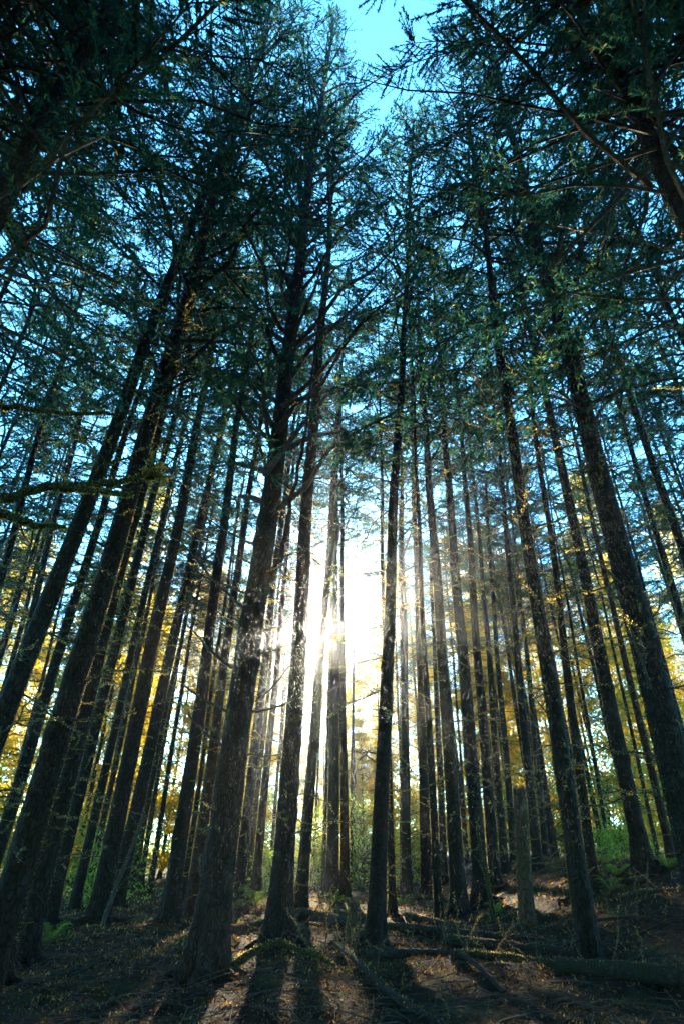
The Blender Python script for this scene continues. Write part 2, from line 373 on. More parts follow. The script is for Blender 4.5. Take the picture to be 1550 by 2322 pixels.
BRANCH = [dead_branch(100 + i, 1.0, 0.012 + 0.002 * (i % 3), 9 + i % 5, (-0.25, 0.1, -0.1, 0.25)[i % 4]) for i in range(12)]
STUB = [dead_branch(140 + i, 0.42, 0.012, 1 + i % 3, 0.1) for i in range(5)]
CROWN = [crown_mesh(200 + i, 27, (11.5, 13, 14, 12.5, 13.5, 11)[i], 74, (3.1, 2.8, 2.7, 3.2, 2.9, 3.3)[i], ((10, 45), (0, 35), (20, 55), (5, 40), (-10, 30), (15, 50))[i], leafn=80, lsz=0.58, top=1.8) for i in range(6)]
THIN = [crown_mesh(230 + i, 20, 9 + i, 38, 1.6, (0, 40), 48, lsz=0.65) for i in range(3)]

def dress(root, d, h, seed, n_dead, zlo, zhi, lmax, stubs=0, lmin=0.35):
    """bare branches of a tree, each an object of its own sharing a handful of shapes"""
    rng = random.Random(seed)
    for k in range(n_dead):
        z = zlo + (zhi - zlo) * ((k + rng.random()) / n_dead); a = rng.uniform(0, 6.283)
        L = rng.uniform(lmin, 1.0) * lmax * (0.55 + 0.45 * min(1, z / max(zhi, 1)))
        o = link('branch', rng.choice(BRANCH), root, (0, 0, z), (rng.uniform(-0.5, 0.5), rng.uniform(-0.45, 0.15) if rng.random() < 0.7 else rng.uniform(0, 0.35), a), (L, L, L))
    for k in range(stubs):
        z = rng.uniform(0.8, zhi * 0.8); L = rng.uniform(0.4, 1.1); r = d / 2 * 0.8
        a = rng.uniform(0, 6.283)
        link('stub', rng.choice(STUB), root, (r * math.cos(a), r * math.sin(a), z), (0, rng.uniform(-0.3, 0.3), a), (L, L, L))

# id, x, y, trunk diameter, lean to +x, label
TREES = [
    ('L0', -4.61, 7.50, 0.29, 0.086, 'dark spruce trunk crossing the left edge below the mossy branches'),
    ('L0b', -8.23, 13.00, 0.23, -0.062, 'thin dark spruce at the far left edge, leftmost at mid height'),
    ('L0c', -12.27, 20.00, 0.19, -0.011, 'slender spruce at left, left one of the close-set thin pair'),
    ('L0d', -12.81, 22.00, 0.24, -0.039, 'slender spruce at left, right one of the close-set thin pair'),
    ('L0e', -10.05, 18.00, 0.30, -0.058, 'dark slim spruce just right of the thin pair at the left edge'),
    ('L1', -7.42, 14.00, 0.29, 0.039, 'dark spruce hidden behind the two big trunks at lower left'),
    ('T2', -4.18, 8.50, 0.39, 0.043, 'thick dark spruce at lower left, its base nearest the left corner'),
    ('T3', -4.65, 10.30, 0.31, 0.025, 'dark spruce with gold-edged twigs just right of the lower left corner trunk'),
    ('T4', -6.39, 15.00, 0.29, 0.032, 'dark slim spruce behind the twiggy trunk at lower left'),
    ('T5', -7.45, 19.00, 0.29, 0.027, 'slim spruce at left beside the strip of yellow leaves'),
    ('T6', -9.40, 25.00, 0.24, 0.017, 'thin spruce at left between the yellow strip and a wider dark trunk'),
    ('T7', -5.49, 15.50, 0.43, 0.018, 'wide dark spruce left of the leaning dead pole'),
    ('T8', -6.59, 19.80, 0.44, 0.058, 'hazy brown spruce right of the wide dark trunk at left'),
    ('T8b', -8.48, 27.00, 0.28, 0.045, 'thin hazy spruce touching the brown trunk at left'),
    ('T9', -7.70, 27.00, 0.22, 0.017, 'thin pale spruce standing left of the reddish trunk'),
    ('T10', -3.96, 15.80, 0.37, 0.011, 'reddish brown spruce left of the thick central trunk'),
    ('T11', -5.16, 22.00, 0.18, 0.025, 'very slim dark spruce between the reddish trunk and the mossy olive one'),
    ('T12', -3.75, 17.00, 0.32, 0.030, 'olive mossy spruce immediately left of the thick central trunk'),
    ('T13', -1.68, 8.80, 0.43, 0.043, 'thickest central spruce with bare side branches and a forked upper stem'),
    ('T14', -3.40, 22.00, 0.38, 0.045, 'hazy pinkish spruce immediately right of the thick central trunk'),
    ('T15', -4.52, 32.00, 0.29, 0.040, 'thin grey hazy spruce behind the pinkish trunk, left of the sun'),
    ('T16', -2.95, 23.00, 0.30, 0.029, 'slim dark spruce between the thick central trunk and the sun trunk'),
    ('T17', -3.87, 36.00, 0.22, 0.015, 'faint thin spruce just left of the trunk that hides the sun'),
    ('T18', -1.07, 11.65, 0.38, 0.029, 'straight dark spruce with the sun at its right edge'),
    ('T19', -1.18, 19.50, 0.35, 0.055, 'spruce standing close behind the sun trunk on its right'),
    ('T20', -1.69, 38.00, 0.16, 0.031, 'hairline thin spruce right of the sun, far off in yellow light'),
    ('T21', -0.84, 30.00, 0.19, 0.015, 'thin dark spruce touching the twiggy brown trunk right of the sun'),
    ('T22', -0.34, 24.10, 0.47, 0.002, 'hazy brown spruce bristling with lit twigs right of the sun'),
    ('T23', 0.11, 24.55, 0.36, -0.008, 'straight dark slim spruce nearest the middle of the picture'),
    ('T24', 0.46, 36.00, 0.20, 0.028, 'faint thin spruce just right of the middle dark trunk'),
    ('T25', 0.53, 11.65, 0.30, 0.090, 'mossy grey spruce right of centre, leaning right, beside the short stump'),
    ('T26', 1.25, 17.00, 0.19, 0.016, 'thinner spruce hugging the right side of the mossy grey leaning trunk'),
    ('T27', 2.24, 23.60, 0.36, 0.047, 'brown spruce right of the mossy grey trunk, with a thin twin'),
    ('T27b', 2.49, 28.00, 0.17, 0.048, 'thin twin stem at the left side of the brown spruce'),
    ('T28', 2.97, 23.70, 0.41, 0.042, 'hazy violet brown spruce left of the very dark slim trunk'),
    ('T29', 2.31, 16.50, 0.19, 0.030, 'very dark slim spruce rising at the end of a fallen log'),
    ('T30', 4.10, 27.00, 0.30, 0.048, 'pale hazy spruce between the dark slim trunk and a wider brown one'),
    ('T31', 2.86, 16.70, 0.39, 0.025, 'wide brown spruce right of centre with lit litter at its foot'),
    ('T32', 6.28, 33.00, 0.18, 0.032, 'hairline spruce glowing yellow right of the wide brown trunk'),
    ('T33', 3.70, 17.95, 0.41, 0.034, 'dark violet spruce behind the forked dead sapling'),
    ('T34', 4.55, 20.00, 0.36, 0.052, 'dark spruce between the violet trunk and two slim ones'),
    ('T35', 5.64, 23.00, 0.29, 0.058, 'slim spruce with a strip of yellow on both sides'),
    ('T36', 6.51, 25.00, 0.28, 0.069, 'slim spruce directly left of the broken snag'),
    ('T38', 5.90, 20.00, 0.28, 0.071, 'dark spruce directly behind the broken snag'),
    ('T39', 7.76, 25.00, 0.24, 0.072, 'thin dark spruce between the snag and the gold-edged near trunk'),
    ('T40', 3.25, 9.35, 0.28, 0.047, 'near dark spruce with gold-lit edge standing behind the big log at right'),
    ('T41', 5.24, 14.00, 0.22, 0.081, 'reddish slim spruce just right of the gold-edged near trunk'),
    ('T42', 9.79, 24.00, 0.15, 0.053, 'very thin dark spruce in the yellow gap at right'),
    ('T43', 6.23, 13.65, 0.33, 0.034, 'dark spruce on the raised bank at right among green plants'),
    ('T44', 12.53, 26.00, 0.16, 0.036, 'very thin spruce in yellow light right of the bank spruce'),
    ('T45', 9.02, 18.00, 0.22, 0.035, 'slim dark spruce left of the thick trunk at the right edge'),
    ('T46', 4.38, 8.20, 0.42, 0.032, 'thick dark spruce at the right edge, its base outside the picture'),
    ('T47', 8.77, 14.00, 0.21, 0.033, 'slim spruce crossing the right edge above the thick trunk'),
    ('T48', 8.01, 12.00, 0.25, 0.027, 'spruce at the far right edge, rightmost at mid height'),
    ('T49', 13.70, 24.00, 0.23, 0.031, 'thin far spruce behind the thick trunk at the right edge'),
    ('NL', -3.44, 3.40, 0.28, -0.029, 'near dark spruce overhanging the top left corner with mossy limbs'),
    ('NR', 3.51, 3.50, 0.29, 0.032, 'near dark spruce overhanging the top right corner'),
]
T13_BRANCHES = [
    ((-1.63, 8.8, 6.07), (-2.58, 8.54, 6.56), 0.022),
    ((-1.63, 8.8, 5.69), (-2.07, 8.84, 6.01), 0.018),
    ((-1.68, 8.8, 4.84), (-2.86, 8.67, 6.05), 0.026),
    ((-1.67, 8.8, 5.11), (-2.82, 8.9, 5.74), 0.018),
    ((-1.68, 8.8, 4.59), (-1.98, 8.93, 4.89), 0.016),
    ((-1.73, 8.8, 3.82), (-2.5, 8.37, 4.46), 0.024),
    ((-1.74, 8.8, 3.17), (-2.39, 8.31, 3.49), 0.022),
    ((-1.74, 8.8, 2.68), (-2.42, 9.14, 3.19), 0.024),
    ((-1.25, 8.8, 3.38), (-0.81, 8.56, 3.79), 0.022),
    ((-1.3, 8.8, 3.17), (-0.59, 8.53, 3.35), 0.02),
    ((-1.32, 8.8, 2.56), (-0.94, 9.3, 2.66), 0.014),
    ((-1.31, 8.8, 2.42), (-1.07, 8.77, 2.43), 0.018),
    ((-1.39, 8.8, 1.76), (-1.23, 9.14, 1.83), 0.02),
    ((-1.24, 8.8, 4.46), (-0.78, 8.78, 4.67), 0.016),
    ((-1.26, 8.8, 4.07), (-0.82, 8.94, 4.32), 0.016),
    ((-1.03, 8.8, 5.8), (-0.16, 8.45, 6.02), 0.016),
    ((-1.1, 8.8, 5.61), (-0.74, 8.93, 5.83), 0.014),
]
FINE = {'T2', 'T3', 'T13', 'T18', 'T25', 'T31', 'T40', 'T46', 'T7', 'T10', 'T33', 'T43', 'NL', 'NR', 'T19', 'T29'}
NEAR_CROWN = {
    'T13': dict(wr=1.35, top=2.2, H=31, z0=6.8, nl=110, R=3.9, up=(35, 68), leafn=70, lsz=0.55),
    'NL': dict(H=24, z0=5.5, top=2.2, nl=110, R=3.9, up=(-5, 35), leafn=165, lsz=0.35, wr=0.55),
    'NR': dict(H=24, z0=5.5, top=2.2, nl=120, R=4.2, up=(-10, 30), leafn=165, lsz=0.35, wr=0.55),
    'T2': dict(top=2.2, H=31, z0=9.0, nl=100, R=4.0, up=(10, 45), leafn=70, lsz=0.55),
    'T46': dict(top=2.2, H=30, z0=8.0, nl=96, R=3.8, up=(-5, 35), leafn=70, lsz=0.55),
}
def foot(x, y): return float(ground_z(x, y)) - 0.05

def spruce(tid, x, y, d, lean, label, i):
    h = min(32, 22 + 24 * d) if tid not in ('NL', 'NR') else 22
    if tid in NEAR_CROWN: h = NEAR_CROWN[tid]['H']
    root = thing('spruce_tree', label, 'tree', (x, y, foot(x, y)), (0, math.atan(lean), 0), 'spruce trees of the stand')
    fine = tid in FINE
    link('trunk', trunk_mesh(d, h, 1000 + i, fine=fine), root)
    if tid in NEAR_CROWN: cm, s = crown_mesh(300 + i, **NEAR_CROWN[tid]), 1.0
    elif d < 0.205: cm, s = THIN[i % 3], h / 20
    else: cm, s = CROWN[(i * 5 + 1) % 6], h / 27
    link('crown', cm, root, rot=(0, 0, i * 1.7), scale=(s, s, s))
    dist = math.hypot(x, y)
    if dist < 30:
        mo = link('moss', moss_mesh(d, h, 2000 + i, int(min(6000, 60000 / dist)) if dist > 5 else 3000, 9.0, 0.013 + 0.0009 * dist, 1000 + i), root); mo['kind'] = 'stuff'
    if tid in ('NL', 'NR'): return root
    nd = 34 if dist < 22 else 26
    if tid == 'T13':
        dress(root, d, h, i, 12, 6.3, 9.5, 1.3, 6)
    else:
        dress(root, d, h, i, nd, 1.2, 13.5, 2.3 if d > 0.2 else 1.5, 30 if dist < 18 else 16 if dist < 26 else 0)
    return root

ROOT = {}
for i, (tid, x, y, d, lean, label) in enumerate(TREES):
    ROOT[tid] = spruce(tid, x, y, d, lean, label, i)

def roots(root, x, y, d, seed):
    rng = np.random.default_rng(seed); a0 = rng.uniform(0, 6.28); k = rng.integers(4, 7)
    for j in range(k):
        a = a0 + j * 6.283 / k + rng.uniform(-0.3, 0.3); L = rng.uniform(0.5, 1.2) * (0.5 + d); pts = []
        for t in np.linspace(0, 1, 7):
            r = d * 0.3 + L * t; aa = a + 0.35 * t * rng.normal(); px, py = r * math.cos(aa), r * math.sin(aa)
            pts.append((px, py, float(ground_z(x + px, y + py)) - root.location.z + 0.16 * d / 0.4 * (1 - t) ** 2 - 0.05 * t))
        m = MB(); tube(m, pts, np.linspace(d * 0.19, 0.012, 7), 7, 0, 0.12, rng); link('root', m.mesh('root', [M['bark']]), root)
for i, (tid, x, y, d, lean, label) in enumerate(TREES):
    if 5 < y < 20.5 and d > 0.17 and abs(x) / y < 0.65: roots(ROOT[tid], x, y, d, 3000 + i)

def limb(root, pts, r0, r1, mat, sides=7, seed=0, name='branch', twigs=0, tuft=0):
    """a traced limb given in metres in the scene, as a part of the tree it grows from"""
    rng = np.random.default_rng(seed); p = np.array(pts, float)
    t = np.linspace(0, 1, len(p)); tt = np.linspace(0, 1, max(10, 4 * len(p)))
    q = np.stack([np.interp(tt, t, p[:, c]) for c in range(3)], -1)
    q[1:-1] = (q[:-2] + 2 * q[1:-1] + q[2:]) / 4
    q[1:-1] += rng.normal(scale=r0 * 0.22, size=q[1:-1].shape)
    m = MB(); rad = np.linspace(r0, r1, len(q)); tube(m, q, rad, sides, 0, 0.12, rng)
    for _ in range(twigs):
        k = rng.integers(1, len(q) - 1); dv = unit(q[k] - q[k - 1] + rng.normal(scale=0.5, size=3) * 0.1); dv = unit(dv + rng.normal(scale=0.7, size=3)); l = rng.uniform(0.1, 0.45)
        a = q[k]; e = a + dv * l; mid = (a + e) / 2 + rng.normal(scale=0.04, size=3)
        tube(m, [a, mid, e], [max(rad[k] * 0.35, 0.005), 0.005, 0.002], 3, 0)
    mats = [M[mat], M['moss']]
    if tuft:
        k = rng.integers(0, len(q) - 1, tuft); f = rng.uniform(0, 1, (tuft, 1)); c = q[k] * (1 - f) + q[k + 1] * f
        o = unit(rng.normal(size=(tuft, 3)) + np.array([0, 0, -0.25])); pp = c + o * rad[k][:, None] * 0.95
        ln = rng.uniform(0.5, 1.6, tuft) * 0.016
        leaves(m, pp, unit(o + rng.normal(scale=0.5, size=o.shape)), ln, ln * 0.55, rng, 1)
    inv = root.matrix_basis.inverted()
    me = m.mesh(name, mats); me.transform(inv)
    return link(name, me, root)

for k, (a, b, r) in enumerate(T13_BRANCHES):
    a = np.array(a); b = np.array(b); c = a + (a - b) * 0.12; mid = (a + b) / 2 + np.array([0, 0, -0.06])
    limb(ROOT['T13'], [c, a, mid, b], r * 1.35, r * 0.45, 'twig', 6, 50 + k, twigs=4, tuft=60)
limb(ROOT['T13'], [(-1.40, 8.8, 4.95), (-1.32, 8.8, 5.22), (-1.06, 8.75, 5.73), (-1.0, 8.7, 6.29), (-0.94, 8.68, 6.94), (-0.74, 8.65, 8.27), (-0.65, 8.6, 9.76), (-0.51, 8.6, 12.15)],
     0.058, 0.02, 'bark', 9, 90, 'forked_stem', twigs=10, tuft=120)

NLL = [  # limbs of the near tree at the left, metres
    ([(-3.44, 3.4, 3.2), (-2.71, 3.5, 3.46), (-2.62, 3.6, 3.64), (-2.31, 3.7, 3.81), (-1.91, 3.8, 3.91), (-1.66, 3.85, 4.04), (-1.47, 3.9, 4.05)], 0.055, 0.014, 18, 1800),
    ([(-2.31, 3.7, 3.81), (-1.93, 3.6, 3.7), (-1.57, 3.5, 3.61)], 0.034, 0.014, 10, 900),
    ([(-3.45, 3.4, 4.6), (-3.18, 3.6, 4.66), (-3.01, 3.7, 4.67), (-2.66, 3.9, 4.78), (-2.17, 4.1, 4.92)], 0.042, 0.014, 16, 1100),
    ([(-3.44, 3.4, 3.3), (-2.49, 3.2, 3.31), (-2.26, 3.25, 3.26), (-2.1, 3.3, 3.23), (-1.91, 3.35, 3.24)], 0.046, 0.012, 12, 1000),
    ([(-3.55, 3.4, 8.1), (-4.16, 3.6, 8.41), (-3.67, 3.8, 8.68), (-3.15, 4.0, 9.04), (-2.49, 4.2, 9.34)], 0.035, 0.012, 10, 900),
    ([(-3.5, 3.4, 7.0), (-3.67, 3.6, 7.22), (-3.35, 3.8, 7.49), (-3.21, 3.9, 7.69)], 0.04, 0.012, 6, 900),
    ([(-3.5, 3.4, 6.9), (-3.56, 3.7, 6.99), (-3.1, 3.9, 6.97), (-2.63, 4.2, 7.07), (-2.2, 4.5, 6.94)], 0.035, 0.014, 12, 800),
    ([(-3.55, 3.4, 9.0), (-4.22, 3.6, 9.73), (-3.79, 3.8, 10.53), (-3.03, 4.0, 11.83)], 0.035, 0.01, 10, 700),
    ([(-3.5, 3.4, 6.2), (-3.26, 3.7, 6.31), (-2.98, 3.9, 6.66)], 0.025, 0.008, 8, 500),
    ([(-3.55, 3.4, 8.2), (-3.66, 3.8, 8.22), (-3.16, 4.0, 8.09), (-2.57, 4.3, 8.25)], 0.025, 0.008, 10, 600),
    ([(-3.6, 3.4, 10.0), (-4.08, 3.8, 10.19), (-3.6, 4.0, 10.46), (-3.07, 4.2, 10.78)], 0.022, 0.008, 10, 500),
]
for k, (p, r0, r1, tw, tf) in enumerate(NLL):
    limb(ROOT['NL'], p, r0 if k < 4 else r0 * 0.6, r1 if k < 4 else r1 * 0.6, 'mossy' if k < 4 else 'twig', 9 if k < 4 else 7, 120 + k, 'mossy_limb', tw, tf)
# the curled moss clump at the end of the lowest limb
rng = np.random.default_rng(5); m = MB()
for k in range(9):
    p = np.array([-1.62, 3.85, 4.05]) + rng.normal(scale=0.05, size=3); q = [p]
    dv = unit(rng.normal(size=3) + np.array([0.8, 0, 0]))
    for j in range(7):
        dv = unit(dv + rng.normal(scale=0.55, size=3) + np.array([0.1, 0, -0.05])); q.append(q[-1] + dv * 0.035)
    q = np.array(q); tube(m, q, np.linspace(0.011, 0.006, len(q)), 5, 0)
    n = 160; kk = rng.integers(0, len(q), n); o = unit(rng.normal(size=(n, 3))); leaves(m, q[kk] + o * 0.009, o, rng.uniform(0.008, 0.022, n), 0.009, rng, 0)
me = m.mesh('moss_clump', [M['moss']]); me.transform(ROOT['NL'].matrix_basis.inverted()); link('moss_clump', me, ROOT['NL'])

NRL = [
    ([(3.5, 3.5, 6.3), (3.66, 3.6, 6.72), (3.69, 4.2, 7.9), (3.46, 4.9, 9.28), (3.1, 5.6, 10.68)], 0.035, 0.008, 14),
    ([(3.55, 3.5, 7.7), (3.99, 3.6, 8.05), (3.89, 4.2, 9.52), (3.46, 4.9, 10.95), (2.84, 5.6, 12.1)], 0.035, 0.008, 14),
    ([(3.5, 3.5, 5.9), (3.77, 4.2, 6.23), (3.64, 4.6, 6.86), (3.41, 5.2, 7.72)], 0.03, 0.008, 10),
    ([(3.5, 3.5, 5.5), (3.7, 4.2, 5.88), (3.62, 4.5, 6.39)], 0.02, 0.006, 6),
    ([(3.5, 3.5, 5.1), (3.52, 4.2, 5.37), (3.48, 4.6, 5.76)], 0.02, 0.006, 6),
]
for k, (p, r0, r1, tw) in enumerate(NRL): limb(ROOT['NR'], p, r0 * 0.7, r1 * 0.7, 'twig', 6, 150 + k, 'branch', tw, 350)
limb(ROOT['T46'], [(4.5, 8.2, 4.9), (3.87, 7.6, 5.11), (3.4, 7.3, 5.3)], 0.02, 0.005, 'twig', 5, 160, 'branch', 6, 150)
limb(ROOT['T46'], [(4.45, 8.2, 3.2), (4.1, 7.6, 3.7), (3.95, 7.4, 4.1)], 0.025, 0.01, 'twig', 6, 161, 'branch', 3, 120)

# ------------------------------------------------------------------ more of the stand and the lit edge beyond it
def copy_tree(src, loc, rz, sc, label, group, lean=0.0):
    r = src.copy(); COL.objects.link(r); r.location = loc; r.rotation_euler = (0, lean, rz); r.scale = (sc, sc, sc)
    r['label'] = label; r['group'] = group
    for ch in src.children:
        c = ch.copy(); COL.objects.link(c); c.parent = r
    return r

rr = random.Random(11)
# crowns leaning in over the two upper corners, their feet outside the picture
for k, (x, y, lab) in enumerate([(-6.0, 3.9, 'dense dark spruce crown filling the top left corner'), (-7.2, 6.2, 'dark spruce at the left edge behind the corner crown'), (-4.6, 1.9, 'black spruce foliage overhead at the top left'),
                                 (6.1, 4.0, 'dense dark spruce crown filling the top right corner'), (7.4, 6.4, 'dark spruce at the right edge behind the corner crown'), (4.7, 1.9, 'black spruce foliage overhead at the top right'),
                                 (-5.4, 2.9, 'dark spruce boughs hanging just inside the top left corner'), (-8.2, 5.0, 'dark spruce reaching in from beyond the left edge'),
                                 (5.5, 2.9, 'dark spruce boughs hanging just inside the top right corner'), (8.3, 5.0, 'dark spruce reaching in from beyond the right edge')]):
    root = thing('spruce_tree', lab, 'tree', (x, y, foot(x, y)), (0, 0, k * 1.3), 'spruce trees of the stand')
    link('trunk', trunk_mesh(0.3, 25, 880 + k), root); link('crown', CROWN[(k * 2) % 6], root, (0, 0, -1.5 if k % 3 == 1 else -3.2), scale=(1.12, 1.12, 1.0))
# the stand at both sides, closing the edges of the picture
EDGE = [(-9.6, 11.5), (-11.5, 15), (-13.5, 19), (-15.5, 22.5), (-8.6, 9.2), (9.9, 11.2), (11.6, 14.2), (13.2, 18), (15.6, 22), (8.4, 9.4), (16.8, 19)]
for k, (x, y) in enumerate(EDGE):
    side = 'left' if x < 0 else 'right'
    root = thing('spruce_tree', f'slim spruce at the {side} edge', 'tree', (x, y, foot(x, y)), (0, 0, k * 2.1), f'slim spruces of the {side} edge')
    link('trunk', trunk_mesh(0.19 + 0.01 * (k % 4), 26, 900 + k), root); link('crown', CROWN[(k * 5 + 2) % 6], root, (0, 0, -3.0), scale=(0.9, 0.9, 1.0)); dress(root, 0.2, 26, 700 + k, 22, 1.5, 10, 2.0, 6)
# slim spruces deep in the stand
src = thing('spruce_tree', 'slim hazy spruce deep in the stand on the left side', 'tree', (-16, 34, foot(-16, 34)), group='slim spruces deep in the stand at left')
link('trunk', trunk_mesh(0.26, 24, 77), src); link('crown', CROWN[1], src, scale=(24 / 27,) * 3); dress(src, 0.26, 24, 5, 14, 2, 11, 1.7)
deep_left = [(-6, 30), (-8.2, 33), (-9.3, 31), (-11.6, 31), (-12.4, 36), (-14, 32), (-5, 36), (-15.2, 29), (-17, 36), (-18.5, 32), (-3.2, 40), (-4.4, 44), (-6.2, 42), (-20, 30), (-13, 29), (-10.5, 34), (-16, 26), (-22, 24), (-7, 38), (-18, 40), (-25, 33)]
for x, y in deep_left:
    copy_tree(src, (x, y, foot(x, y)), rr.uniform(0, 6.3), rr.uniform(0.85, 1.12), 'slim hazy spruce deep in the stand on the left side', 'slim spruces deep in the stand at left', rr.uniform(-0.03, 0.04))
deep_right = [(5, 34), (6.2, 31), (8.1, 33), (9.6, 36), (10.3, 32), (12, 31.5), (13, 35), (14.8, 27), (15.5, 37), (17.5, 31), (3.8, 40), (5.5, 43), (18.5, 29), (8.6, 26.5), (11, 27.5), (9, 30), (11, 35), (14, 31), (17, 27), (19, 34), (16, 22), (22, 26), (7, 37), (12.5, 39)]
for x, y in deep_right:
    copy_tree(src, (x, y, foot(x, y)), rr.uniform(0, 6.3), rr.uniform(0.85, 1.12), 'slim hazy spruce deep in the stand on the right side', 'slim spruces deep in the stand at right', rr.uniform(-0.02, 0.06))

# the stand goes on behind and beside the viewpoint: one dark mass of trunks and needles
m = MB(); rng = np.random.default_rng(31)
for k in range(110):
    ang = rng.uniform(math.radians(72), math.radians(288)); rad_ = rng.uniform(9, 34) if k > 14 else rng.uniform(6.5, 10)
    if k <= 14: ang = rng.uniform(math.radians(105), math.radians(255))
    x, y = rad_ * math.sin(ang), rad_ * math.cos(ang); z = foot(x, y); h = rng.uniform(25, 31)
    tube(m, [(x, y, z - 0.3), (x, y, z + h * 0.5), (x, y, z + h)], [0.2, 0.14, 0.02], 8, 0)
    n = 1500; u = rng.uniform(0, 1, n); a = rng.uniform(0, 6.28, n); r = (3.0 * (1 - u ** 1.3) + 0.2) * rng.uniform(0.1, 1, n) ** 0.6
    needles(m, np.stack([x + r * np.cos(a), y + r * np.sin(a), z + 9 + (h - 9) * u - 0.15 * r], -1), unit(np.stack([np.cos(a), np.sin(a), rng.uniform(-0.8, 0.2, n)], -1)), rng.uniform(0.5, 0.9, n), 0.42, rng, 1)
tag(link('surrounding_forest', m.mesh('surrounding_forest', [M['bark'], M['needle']], smooth=False)), 'rest of the dark spruce stand around and behind the viewpoint', kind='stuff')

GOLD = [broad_crown(400 + i, (20, 17, 23)[i], 0.8, (3.0, 2.6, 3.4)[i], (150, 130, 170)[i], 130, 0.17, 'gold') for i in range(3)]
GOLD.append(broad_crown(404, 20, 14.0, 2.7, 64, 130, 0.17, 'gold'))          # a tall one, bare below, shaped to block sun from the near floor
def leafy(x, y, k, sc, label, group, name='backlit_gold_tree', crowns=GOLD, hs=(20, 17, 23, 20), dia=0.22):
    root = thing(name, label, 'tree', (x, y, foot(x, y)), (0, rr.uniform(-0.03, 0.03), rr.uniform(0, 6.3)), group, sc)
    link('trunk', TR[k % len(TR)], root, scale=(1, 1, hs[k] / 20)); link('crown', crowns[k], root)
    return root
TR = [trunk_mesh(0.22, 20, 500 + i) for i in range(2)]
gold_left = [(-34, 44), (-28, 50), (-23, 43), (-17, 48), (-12, 44), (-9, 52), (-38, 36), (-30, 38), (-20, 58), (-42, 50), (-13, 60), (-19, 39), (-26, 31), (-14.5, 36), (-33, 30), (-10, 40), (-16, 42), (-21, 47), (-25, 40), (-8, 44), (-29, 46), (-18, 53)]
gold_right = [(10, 46), (14, 50), (18, 44), (23, 48), (28, 42), (33, 46), (8, 55), (38, 40), (21, 57), (30, 55), (26, 36), (13, 42), (20, 39), (31, 34), (16.5, 36), (24, 30), (12, 46), (17, 49), (22, 42), (26, 45), (9, 41), (29, 50), (15, 56)]
gold_mid = [(-4.5, 60, 1, 0.7), (3.9, 60, 1, 0.7), (6.5, 47, 0, 0.9), (1, 60, 2, 0.7), (-7, 48, 1, 0.9), (-1.4, 51, 3, 0.92), (1.0, 50, 3, 0.95), (3.0, 48, 3, 0.95), (-0.8, 58, 1, 0.62), (2.2, 57, 1, 0.66), (-3.4, 58, 1, 0.66), (0.9, 54, 1, 0.5), (-2.0, 54, 1, 0.5), (1.7, 52, 1, 0.74), (0.1, 56, 1, 0.78), (3.4, 55, 1, 0.8), (-1.2, 60, 2, 0.6), (4.8, 58, 2, 0.8),
            (5.2, 53, 2, 1.15), (-8.5, 54, 2, 1.15), (-6.6, 62, 0, 1.1), (0.2, 68, 1, 0.7)]
gold_left = [p for p in gold_left if p[0] / p[1] > -0.72]; gold_right = [p for p in gold_right if p[0] / p[1] < 0.72]
for k, (x, y) in enumerate(gold_left): leafy(x, y, k % 3, rr.uniform(0.95, 1.25), 'backlit yellow leafy tree at the far edge, left of the sun', 'golden trees left of the sun')
for k, (x, y) in enumerate(gold_right): leafy(x, y, (k + 1) % 3, rr.uniform(0.95, 1.25), 'backlit yellow leafy tree at the far edge, right of centre', 'golden trees right of centre')
for x, y, k, s in gold_mid: leafy(x, y, k, s, 'pale backlit leafy tree in the glare below the sun', 'golden trees below the sun')
FAR = [crown_mesh(440 + i, 18, 1.0, 60, 3.0, (-20, 20), 9, 'teal', lsz=2.6, sub=5) for i in range(2)]
TRF = trunk_mesh(0.35, 18, 520)
for k in range(40):
    x = -60 + k * 3.1 + rr.uniform(-1.5, 1.5); y = rr.uniform(68, 84)
    if abs(x) / y > 0.62: continue
    s = rr.uniform(0.75, 1.1) * (0.72 if abs(x + 4) < 14 else 1)
    side = 'left' if x < -4 else 'right'
    root = thing('far_conifer', f'blue-green conifer seen through haze far behind the {side} trunks', 'tree', (x, y, foot(x, y)), (0, 0, rr.uniform(0, 6.3)), f'far conifers at {side}', s)
    link('trunk', TRF, root); link('crown', FAR[k % 2], root)

# ------------------------------------------------------------------ undergrowth
BUSH = [broad_crown(460 + i, (2.2, 1.6, 3.0)[i], 0.1, (1.4, 1.1, 1.6)[i], 46, 34, 0.10, 'green', 0.7) for i in range(3)]
bushes = [(-7.2, 21, 0, 1.0, 'green leafy bush between the dark trunks at lower left'), (0.9, 30, 2, 1.3, 'bright green leafy bush behind the middle trunks'),
          (3.4, 33, 2, 1.1, 'yellow-green bush glimpsed right of the mossy grey trunk'), (8.4, 19.5, 1, 0.6, 'green bush on the bank behind the right trunks'),
          (10.5, 19.5, 2, 0.8, 'sunlit low green shrub beside the thick right-edge trunk'), (6.8, 17.2, 1, 0.5, 'leafy plant patch left of the bank spruce'),
          (-3.0, 28, 1, 1.0, 'dim green bush behind the central trunk'), (-10.5, 24, 2, 0.9, 'shaded green bush at the left edge of the stand'),
          (-1.6, 33, 2, 1.2, 'hazy blue-green bush left of the sun trunk'), (11.5, 27, 2, 1.3, 'tall yellow-green bush deep at right')]
